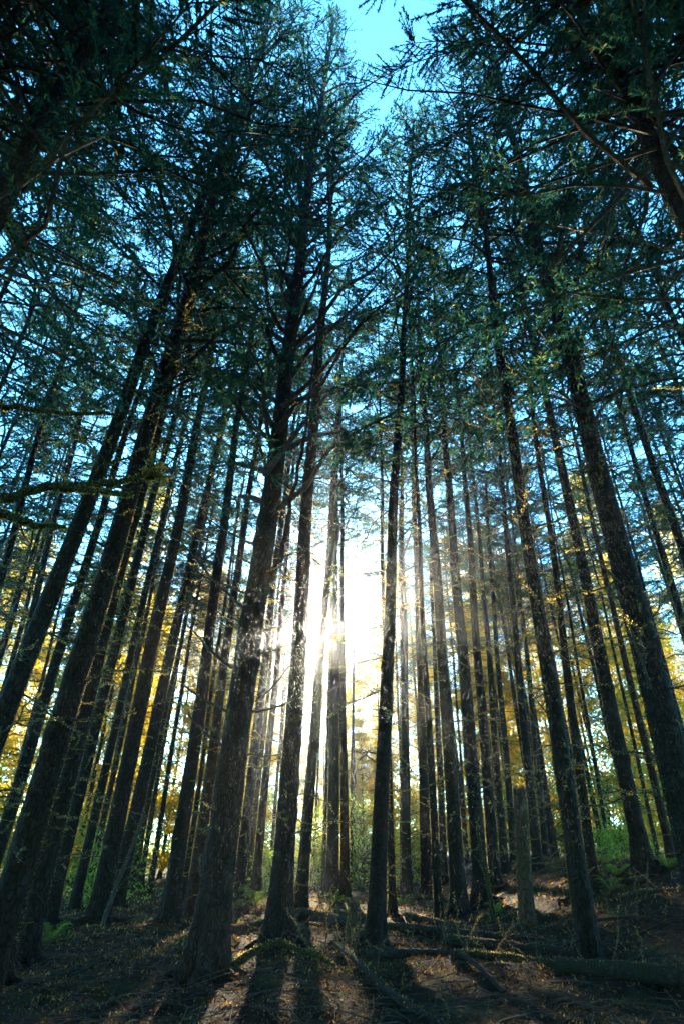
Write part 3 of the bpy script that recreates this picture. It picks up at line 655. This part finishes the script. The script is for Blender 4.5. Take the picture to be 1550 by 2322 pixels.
for x, y, k, s, lab in bushes:
    root = thing('leafy_bush', lab, 'bush', (x, y, foot(x, y)), (0, 0, x * 3), 'leafy bushes between the trunks', s)
    link('crown', BUSH[k], root)
    m = MB(); rng = np.random.default_rng(int(x * 10 + 900))
    for _ in range(5): tube(m, bend((0, 0, -0.1), (rng.normal() * 0.4, rng.normal() * 0.4, 1.3), 0.0, 4, rng, 0.04), [0.018, 0.014, 0.01, 0.005], 4)
    link('stem', m.mesh('stem', [M['twig']]), root)

for k in range(34):
    x = -30 + k * 1.8 + rr.uniform(-0.8, 0.8); y = rr.uniform(33, 50); side = 'left of the sun' if x < -3 else 'right of the sun'
    root = thing('leafy_bush', f'low backlit bush far behind the trunks, {side}', 'bush', (x, y, foot(x, y)), (0, 0, rr.uniform(0, 6.3)), f'far bushes {side}', rr.uniform(1.1, 1.9))
    link('crown', BUSH[k % 3], root)

def frond_mesh(seed, L):
    rng = np.random.default_rng(seed); m = MB(); n = 12; t = np.linspace(0, 1, n)
    P = np.stack([L * (t - 0.18 * t ** 3), np.zeros(n), L * (0.95 * t - 0.85 * t ** 2.2)], -1)
    tube(m, P, np.linspace(0.006, 0.002, n), 3, 0)
    k = 26; tt = np.repeat(np.linspace(0.12, 0.98, k), 2); q = np.stack([np.interp(tt, t, P[:, c]) for c in range(3)], -1)
    sg = np.tile([-1.0, 1.0], k); D = np.stack([np.full(2 * k, 0.45), sg, rng.uniform(-0.35, 0.05, 2 * k)], -1)
    ln = 0.16 * L * np.sin(np.pi * np.clip(0.12 + 0.86 * tt, 0, 1)) ** 0.7 + 0.01; D = unit(D)
    s = np.array([1.0, 0, 0]) * ln[:, None] * 0.14
    m.add(np.stack([q - s, q + s, q + D * ln[:, None]], 1).reshape(-1, 3), np.arange(6 * k).reshape(2 * k, 3), 1)
    return m.mesh('frond', [M['twig'], M['green']], smooth=False)
FROND = [frond_mesh(600 + i, 0.85) for i in range(4)]
ferns = [(-2.45, 19.3, 1.15, 'sword fern with arching fronds right of the central trunk foot'), (-5.1, 12.2, 0.7, 'dim green fern at the foot of the lower left trunks'),
         (-3.1, 18.6, 0.8, 'small sunlit fern partly hidden by the central trunk'), (5.3, 13.3, 0.55, 'small fern on the right bank beside the near trunk'),
         (5.9, 14.3, 0.6, 'sunlit fern clump at the foot of the bank spruce'), (6.5, 13.2, 0.5, 'low fern on the bank near the right edge'),
         (-0.2, 21.5, 0.7, 'small bright fern between the middle trunks'), (1.9, 21.5, 0.7, 'yellow-green fern at the foot of the brown twin trunks'),
         (3.6, 15.8, 0.55, 'small yellow fern right of the forked dead sapling')]
for k, (x, y, s, lab) in enumerate(ferns):
    root = thing('sword_fern', lab, 'fern', (x, y, foot(x, y) + 0.04), (0, 0, k), 'ferns on the forest floor', s)
    for j in range(15): link('frond', FROND[j % 4], root, rot=(rr.uniform(-0.2, 0.2), rr.uniform(-0.55, 0.15), j * 2.4 + rr.uniform(-0.3, 0.3)), scale=(rr.uniform(0.75, 1.1),) * 3)

# labels of the far trees and bushes: the gap between the front trunks they show in, nearest first
MARKS = sorted([(-0.49, 'thick lower left trunk'), (-0.355, 'wide dark left trunk'), (-0.25, 'reddish trunk'), (-0.19, 'thick central trunk'), (-0.091, 'sun trunk'), (0.004, 'middle dark trunk'),
                (0.046, 'mossy leaning trunk'), (0.14, 'very dark slim trunk'), (0.206, 'dark violet trunk'), (0.266, 'broken snag'), (0.348, 'gold-edged near trunk'), (0.456, 'bank spruce'), (0.534, 'thick right-edge trunk')])
ORD = ['nearest', 'second nearest', 'third nearest', 'fourth nearest', 'fifth nearest', 'sixth nearest', 'seventh nearest', 'eighth nearest']
gaps = {}
for o in COL.objects:
    if o.parent or 'group' not in o: continue
    g = o['group']
    what = ('yellow backlit tree' if g.startswith('golden') else 'slim edge spruce' if 'edge' in g else 'slim hazy spruce' if g.startswith('slim spruces') else 'blue-green far conifer' if g.startswith('far conifers') else 'low far bush' if g.startswith('far bushes') else None)
    if not what: continue
    az = o.location.x / o.location.y; left = [m_ for m_ in MARKS if m_[0] <= az]
    gaps.setdefault((what, left[-1][1] if left else None), []).append(o)
for (what, mark), os_ in gaps.items():
    os_.sort(key=lambda o: o.location.y)
    for k, o in enumerate(os_):
        where = f'right of the {mark}' if mark else 'left of the thick lower left trunk'
        o['label'] = f'{what} showing just {where}' if len(os_) == 1 else f'{what} showing just {where}, {ORD[min(k, 7)]} one there'

# ------------------------------------------------------------------ fallen and broken wood
def log(name, label, cat, pts, r0, r1, mat='log', lift=0.6, stubs=5, seed=0, tuft=0, group='fallen wood on the floor', free=False):
    rng = np.random.default_rng(seed); p = np.array(pts, float)
    if not free: p[:, 2] = ground_z(p[:, 0], p[:, 1]) + (p[:, 2] if p.shape[1] > 2 else 0) + r0 * lift
    root = thing(name, label, cat, tuple(p[0]), group=group); p = p - p[0]
    t = np.linspace(0, 1, len(p)); n = 34; tt = np.linspace(0, 1, n); q = np.stack([np.interp(tt, t, p[:, c]) for c in range(3)], -1)
    for _ in range(3): q[1:-1] = (q[:-2] + 2 * q[1:-1] + q[2:]) / 4
    m = MB(); rad = np.linspace(r0, r1, n); rad = rad * (1 + 0.08 * np.sin(tt * 19 + seed)); q[1:-1] += rng.normal(scale=0.05 * r0, size=q[1:-1].shape); tube(m, q, rad, 14, 0, 0.05, rng)
    if tuft:
        k = rng.integers(0, n - 1, tuft); f = rng.uniform(0, 1, (tuft, 1)); o = unit(rng.normal(size=(tuft, 3)) + np.array([0, 0, 0.7])); ln = rng.uniform(0.5, 1.6, tuft) * 0.022
        leaves(m, q[k] * (1 - f) + q[k + 1] * f + o * rad[k][:, None] * 0.95, o, ln, ln * 0.6, rng, 1)
    link('stem', m.mesh('stem', [M[mat], M['moss']]), root)
    for k in range(stubs):
        j = rng.integers(1, n - 1); s = rng.uniform(0.35, 1.0)
        link('branch', BRANCH[rng.integers(12)], root, tuple(q[j]), (0, -rng.uniform(0.4, 1.4), rng.uniform(0, 6.28)), (s * 0.8,) * 3)
    return root
Z0 = 0.0
log('fallen_log', 'lit log lying behind the central trunk, rising to the right', 'log', [(-2.5, 12.2, Z0), (-1.83, 14.04, 0.02), (-1.0, 15.6, 0.1)], 0.085, 0.07, seed=1, tuft=300)
log('fallen_log', 'reddish log between the sun trunk and the short stump', 'log', [(-1.3, 15.9, 0.1), (-0.44, 15.41, 0.06), (0.3, 14.3, Z0)], 0.11, 0.10, seed=2, tuft=200)
log('fallen_log', 'pale thin log at the foot of the wide brown spruce', 'log', [(1.5, 16.1, Z0), (2.55, 14.6, Z0), (3.33, 12.84, Z0)], 0.07, 0.06, seed=3, tuft=200)
log('fallen_log', 'long straight log starting at the mossy grey leaning trunk', 'log', [(0.79, 13.89, Z0), (1.69, 13.05, 0.03), (2.61, 12.41, Z0), (3.2, 12.1, Z0)], 0.075, 0.06, seed=4, stubs=7, tuft=200)
log('fallen_log', 'pinkish grey log just left of the gold-edged near trunk', 'log', [(1.79, 12.35, 0.02), (2.6, 11.5, 0.03), (3.39, 10.29, Z0)], 0.075, 0.075, seed=5, stubs=7, tuft=350)
log('fallen_log', 'mossy log in front of the gold-edged near trunk, at its left', 'log', [(1.67, 10.37, Z0), (2.39, 9.9, Z0), (3.01, 9.3, Z0)], 0.06, 0.065, 'mossy', seed=6, stubs=7, tuft=500)
log('fallen_log', 'dark shaded log low in the middle, right of the mossy grey trunk', 'log', [(0.32, 10.2, Z0), (1.05, 10.6, 0.02), (1.81, 10.9, Z0)], 0.06, 0.05, seed=7)
log('fallen_log', 'thick dark log running off the right edge below the near trunk', 'log', [(2.75, 9.1, Z0), (3.43, 8.6, 0.02), (4.4, 7.6, Z0)], 0.095, 0.1, seed=8, stubs=5, tuft=150)
log('fallen_pole', 'smooth curved grey pole in the foreground, running to the bottom edge', 'log', [(-0.1, 10.9, 0.05), (0.12, 9.9, 0.12), (0.38, 8.43, 0.06), (0.6, 7.4, 0.03), (0.95, 6.3, Z0)], 0.036, 0.045, seed=9, stubs=9, tuft=200)
log('fallen_pole', 'straight bluish pole lying right of the curved foreground pole', 'log', [(1.70, 10.3, 0.05), (1.76, 9.23, 0.05), (1.81, 8.1, Z0)], 0.035, 0.03, seed=10, stubs=2)
log('arched_branch', 'thick dark arching branch in front of the sun trunk', 'branch', [(-1.5, 9.3, Z0), (-1.25, 9.5, 0.18), (-0.9, 9.7, 0.27), (-0.6, 9.7, 0.18), (-0.35, 9.5, 0.15), (-0.1, 9.3, 0.02)], 0.05, 0.03, 'mossy', seed=12, stubs=4, tuft=500)
log('fallen_branch', 'thin grey branch on the ground right of the near trunk', 'branch', [(4.3, 11.8, 0.05), (4.78, 11.26, 0.04), (5.1, 10.6, Z0)], 0.025, 0.015, seed=13, stubs=3)
log('fallen_log', 'short log on the bank under the green plants at right', 'log', [(4.9, 14.3, Z0), (5.37, 13.9, 0.02), (5.9, 12.9, Z0)], 0.07, 0.06, seed=14, stubs=3, tuft=250)
log('fallen_log', 'reddish log on the bank below the leaning stick at right', 'log', [(5.2, 12.6, Z0), (5.5, 12.4, Z0), (6.2, 11.7, Z0)], 0.06, 0.05, seed=15, stubs=2, tuft=250)
log('fallen_log', 'far pale log between the brown twin trunks and the dark slim trunk', 'log', [(1.8, 23.2, Z0), (2.5, 23, 0.03), (3.3, 22.6, Z0)], 0.07, 0.06, seed=16, stubs=2, tuft=100)
log('leaning_pole', 'thin dead pole leaning right among the lower left trunks', 'log', [(-5.05, 14.6, 0.0), (-4.9, 14.6, 0.7), (-4.72, 14.6, 1.35), (-4.55, 14.6, 2.1)], 0.05, 0.035, 'twig', 0, seed=17, stubs=5, tuft=250)
log('leaning_stick', 'thin stick standing up at a slant on the right bank', 'branch', [(5.48, 12.2, 0.0), (5.56, 12.2, 0.25), (5.66, 12.2, 0.5)], 0.014, 0.009, 'twig', 0, seed=18, stubs=0)
log('dead_sapling', 'slim dead mossy sapling with two bare upright forks', 'tree', [(3.05, 14.0, -0.05), (3.06, 14.0, 0.5), (3.02, 14.0, 0.95), (2.96, 14.0, 1.5), (2.95, 14.0, 1.95)], 0.06, 0.02, 'mossy', 0, seed=19, stubs=5, tuft=500)
sp = COL.objects['dead_sapling']
m = MB(); tube(m, [(0.0, 0, 0.95), (0.12, 0, 1.1), (0.17, 0, 1.35), (0.2, 0, 1.75)], [0.035, 0.028, 0.02, 0.012], 6); link('fork', m.mesh('fork', [M['mossy']]), sp)
m = MB(); tube(m, [(0.0, 0, 0.8), (0.2, -0.1, 0.82), (0.38, -0.1, 0.9)], [0.02, 0.016, 0.01], 5); link('fork', m.mesh('fork', [M['mossy']]), sp)

def broken_stem(name, label, cat, x, y, d, h, lean, seed, moss_n):
    rng = np.random.default_rng(seed); root = thing(name, label, cat, (x, y, foot(x, y)), (0, math.atan(lean), 0))
    sides, rings = 20, 40; th = np.arange(sides) / sides * 2 * math.pi; z = np.linspace(-0.3, h, rings)
    top = rng.uniform(-0.06, 0.05, sides) * (1 + d); zz = z[:, None] + np.where(np.arange(rings)[:, None] == rings - 1, top[None], 0)
    R = d / 2 * (1 - 0.1 * np.clip(z, 0, None) / h)[:, None] * (1 + np.exp(-np.clip(z, 0, None) / 0.25)[:, None] * (0.3 + 0.2 * np.cos(5 * th))[None]) * (1 + rng.uniform(-0.04, 0.04, (rings, sides)))
    v = np.stack([R * np.cos(th), R * np.sin(th), zz], -1); i = np.arange(rings - 1)[:, None] * sides; j = np.arange(sides)[None]; k = (j + 1) % sides
    m = MB(); m.add(v.reshape(-1, 3), np.stack([i + j, i + k, i + sides + k, i + sides + j], -1).reshape(-1, 4)); link('trunk', m.mesh('trunk', [M['snag']]), root)
    m = MB(); c = np.array([[0, 0, h - 0.03]]); ring = v[-1] * np.array([0.985, 0.985, 1])
    m.add(np.concatenate([c, ring]), np.stack([np.zeros(sides, int), 1 + np.arange(sides), 1 + (np.arange(sides) + 1) % sides], -1))
    for q in range(16):                                              # splinters
        a = rng.uniform(0, 6.28); r = d / 2 * rng.uniform(0.2, 0.9); l = rng.uniform(0.03, 0.13) * (0.5 + d)
        tube(m, [(r * math.cos(a), r * math.sin(a), h - 0.08), (r * math.cos(a) * 1.05, r * math.sin(a) * 1.05, h + l)], [0.015, 0.002], 4)
    link('broken_top', m.mesh('broken_top', [M['torn']], smooth=False), root)
    mo = link('moss', moss_mesh(d, h * 3, seed, moss_n, h, 0.03), root); mo['kind'] = 'stuff'
    return root
sn = broken_stem('broken_snag', 'tall brown snag with its top snapped off, among the right trunks', 'snag', 3.45, 12.95, 0.29, 2.45, 0.1, 70, 1500)
dress(sn, 0.28, 20, 71, 14, 0.5, 2.2, 1.0, 6)
for s, a in ((0.55, 0.4), (0.45, 1.0)): link('branch', BRANCH[3], sn, (0, 0, 2.3), (0, -0.5, a), (s * 1.3,) * 3)
broken_stem('broken_stump', 'short broken stump with a reddish torn top beside the mossy grey trunk', 'stump', 0.17, 12.8, 0.19, 0.62, 0.05, 72, 500)

# ------------------------------------------------------------------ litter on the floor
def scatter(n, rng, ymax=30):
    y = 1.5 + (ymax - 1.5) * rng.uniform(0, 1, n) ** 1.5; x = rng.uniform(-1, 1, n) * (3.0 + 0.55 * y)
    return x, y
rng = np.random.default_rng(9)
m = MB(); n = 230000; x, y = scatter(n, rng)
cl = np.sin(2.1 * x + 0.7 * y) * np.sin(1.6 * y - 0.8 * x) + rng.normal(scale=0.8, size=n); keep = cl > -0.6; x, y = x[keep], y[keep]; n = len(x)
D = unit(np.stack([rng.normal(size=n), rng.normal(size=n), np.abs(rng.normal(scale=0.6, size=n))], -1)); ln = rng.uniform(0.25, 1, n) ** 2 * 0.055 * (0.7 + 0.04 * y)
leaves(m, np.stack([x, y, ground_z(x, y) + rng.uniform(0, 0.03, n)], -1), D, ln, ln * rng.uniform(0.1, 0.5, n), rng, 0, 0.2)
tag(link('dry_litter', m.mesh('dry_litter', [M['shaded_litter']], smooth=False)), 'dry brown leaves and needles strewn over the floor', kind='stuff')
m = MB(); n = 60000; y = rng.uniform(3.5, 25, n); x = rng.uniform(-1, 1, n) * (2 + 0.5 * y)
cl = np.sin(1.3 * x + 0.4 * y) * np.sin(1.1 * y - 0.6 * x) + rng.normal(scale=0.4, size=n); keep = cl > 0.0; x, y = x[keep], y[keep]; n = len(x)
D = unit(np.stack([rng.normal(size=n), rng.normal(size=n), np.abs(rng.normal(scale=1.2, size=n))], -1)); ln = rng.uniform(0.03, 0.09, n) * np.clip(y / 14, 0.35, 1)
needles(m, np.stack([x, y, ground_z(x, y)], -1), D, ln, ln * rng.uniform(0.3, 0.8, n), rng)
tag(link('curled_leaves', m.mesh('curled_leaves', [M['litter']], smooth=False)), 'drifts of curled dry leaves between the trunks', kind='stuff')
m = MB(); n = 5200; x, y = scatter(n, rng, 26)
for k in range(n):
    a = rng.uniform(0, 6.28); L = rng.uniform(0.15, 0.9); p = np.array([x[k], y[k], float(ground_z(x[k], y[k])) + 0.01]); e = p + np.array([math.cos(a) * L, math.sin(a) * L, 0]); e[2] = float(ground_z(e[0], e[1])) + rng.uniform(0, 0.14) * L
    mid = (p + e) / 2 + np.array([*rng.normal(scale=0.05 * L, size=2), rng.uniform(0, 0.12) * L]); r = rng.uniform(0.003, 0.009)
    tube(m, [p, mid, e], [r, r * 0.8, r * 0.4], 3)
tag(link('fallen_twigs', m.mesh('fallen_twigs', [M['twig']])), 'tangle of thin fallen twigs on the floor', kind='stuff')
m = MB(); n = 16000; x, y = scatter(n, rng, 32); keep = np.sin(0.9 * x + 1.3) * np.sin(0.7 * y + 0.4) + rng.normal(scale=0.35, size=n) > 0.45; x, y = x[keep], y[keep]; n = len(x)
D = unit(np.stack([rng.normal(scale=0.5, size=n), rng.normal(scale=0.5, size=n), np.ones(n)], -1)); ln = rng.uniform(0.02, 0.07, n) * np.clip(y / 12, 0.5, 1.6)
leaves(m, np.stack([x, y, ground_z(x, y)], -1), D, ln, ln * 0.25, rng, 0, 0.05)
tag(link('ground_cover', m.mesh('ground_cover', [M['green']], smooth=False)), 'sparse low green sprouts and moss on the floor', kind='stuff')

# ------------------------------------------------------------------ the air
hm, hn, hl = newmat('haze_air')
ho = hn.new('ShaderNodeOutputMaterial'); pv = hn.new('ShaderNodeVolumePrincipled')
pv.inputs['Color'].default_value = (0.86, 0.93, 1.0, 1); pv.inputs['Density'].default_value = 0.0008; pv.inputs['Anisotropy'].default_value = 0.89
hl.new(pv.outputs[0], ho.inputs['Volume'])
m = MB(); x0, x1, y0, y1, z0, z1 = -125, 125, -95, 155, -1.6, 34
m.add([(x0, y0, z0), (x1, y0, z0), (x1, y1, z0), (x0, y1, z0), (x0, y0, z1), (x1, y0, z1), (x1, y1, z1), (x0, y1, z1)],
      [(3, 2, 1, 0), (4, 5, 6, 7), (0, 1, 5, 4), (1, 2, 6, 5), (2, 3, 7, 6), (3, 0, 4, 7)])
tag(link('haze', m.mesh('haze', [hm], smooth=False)), 'thin pale haze filling the forest air', kind='stuff')
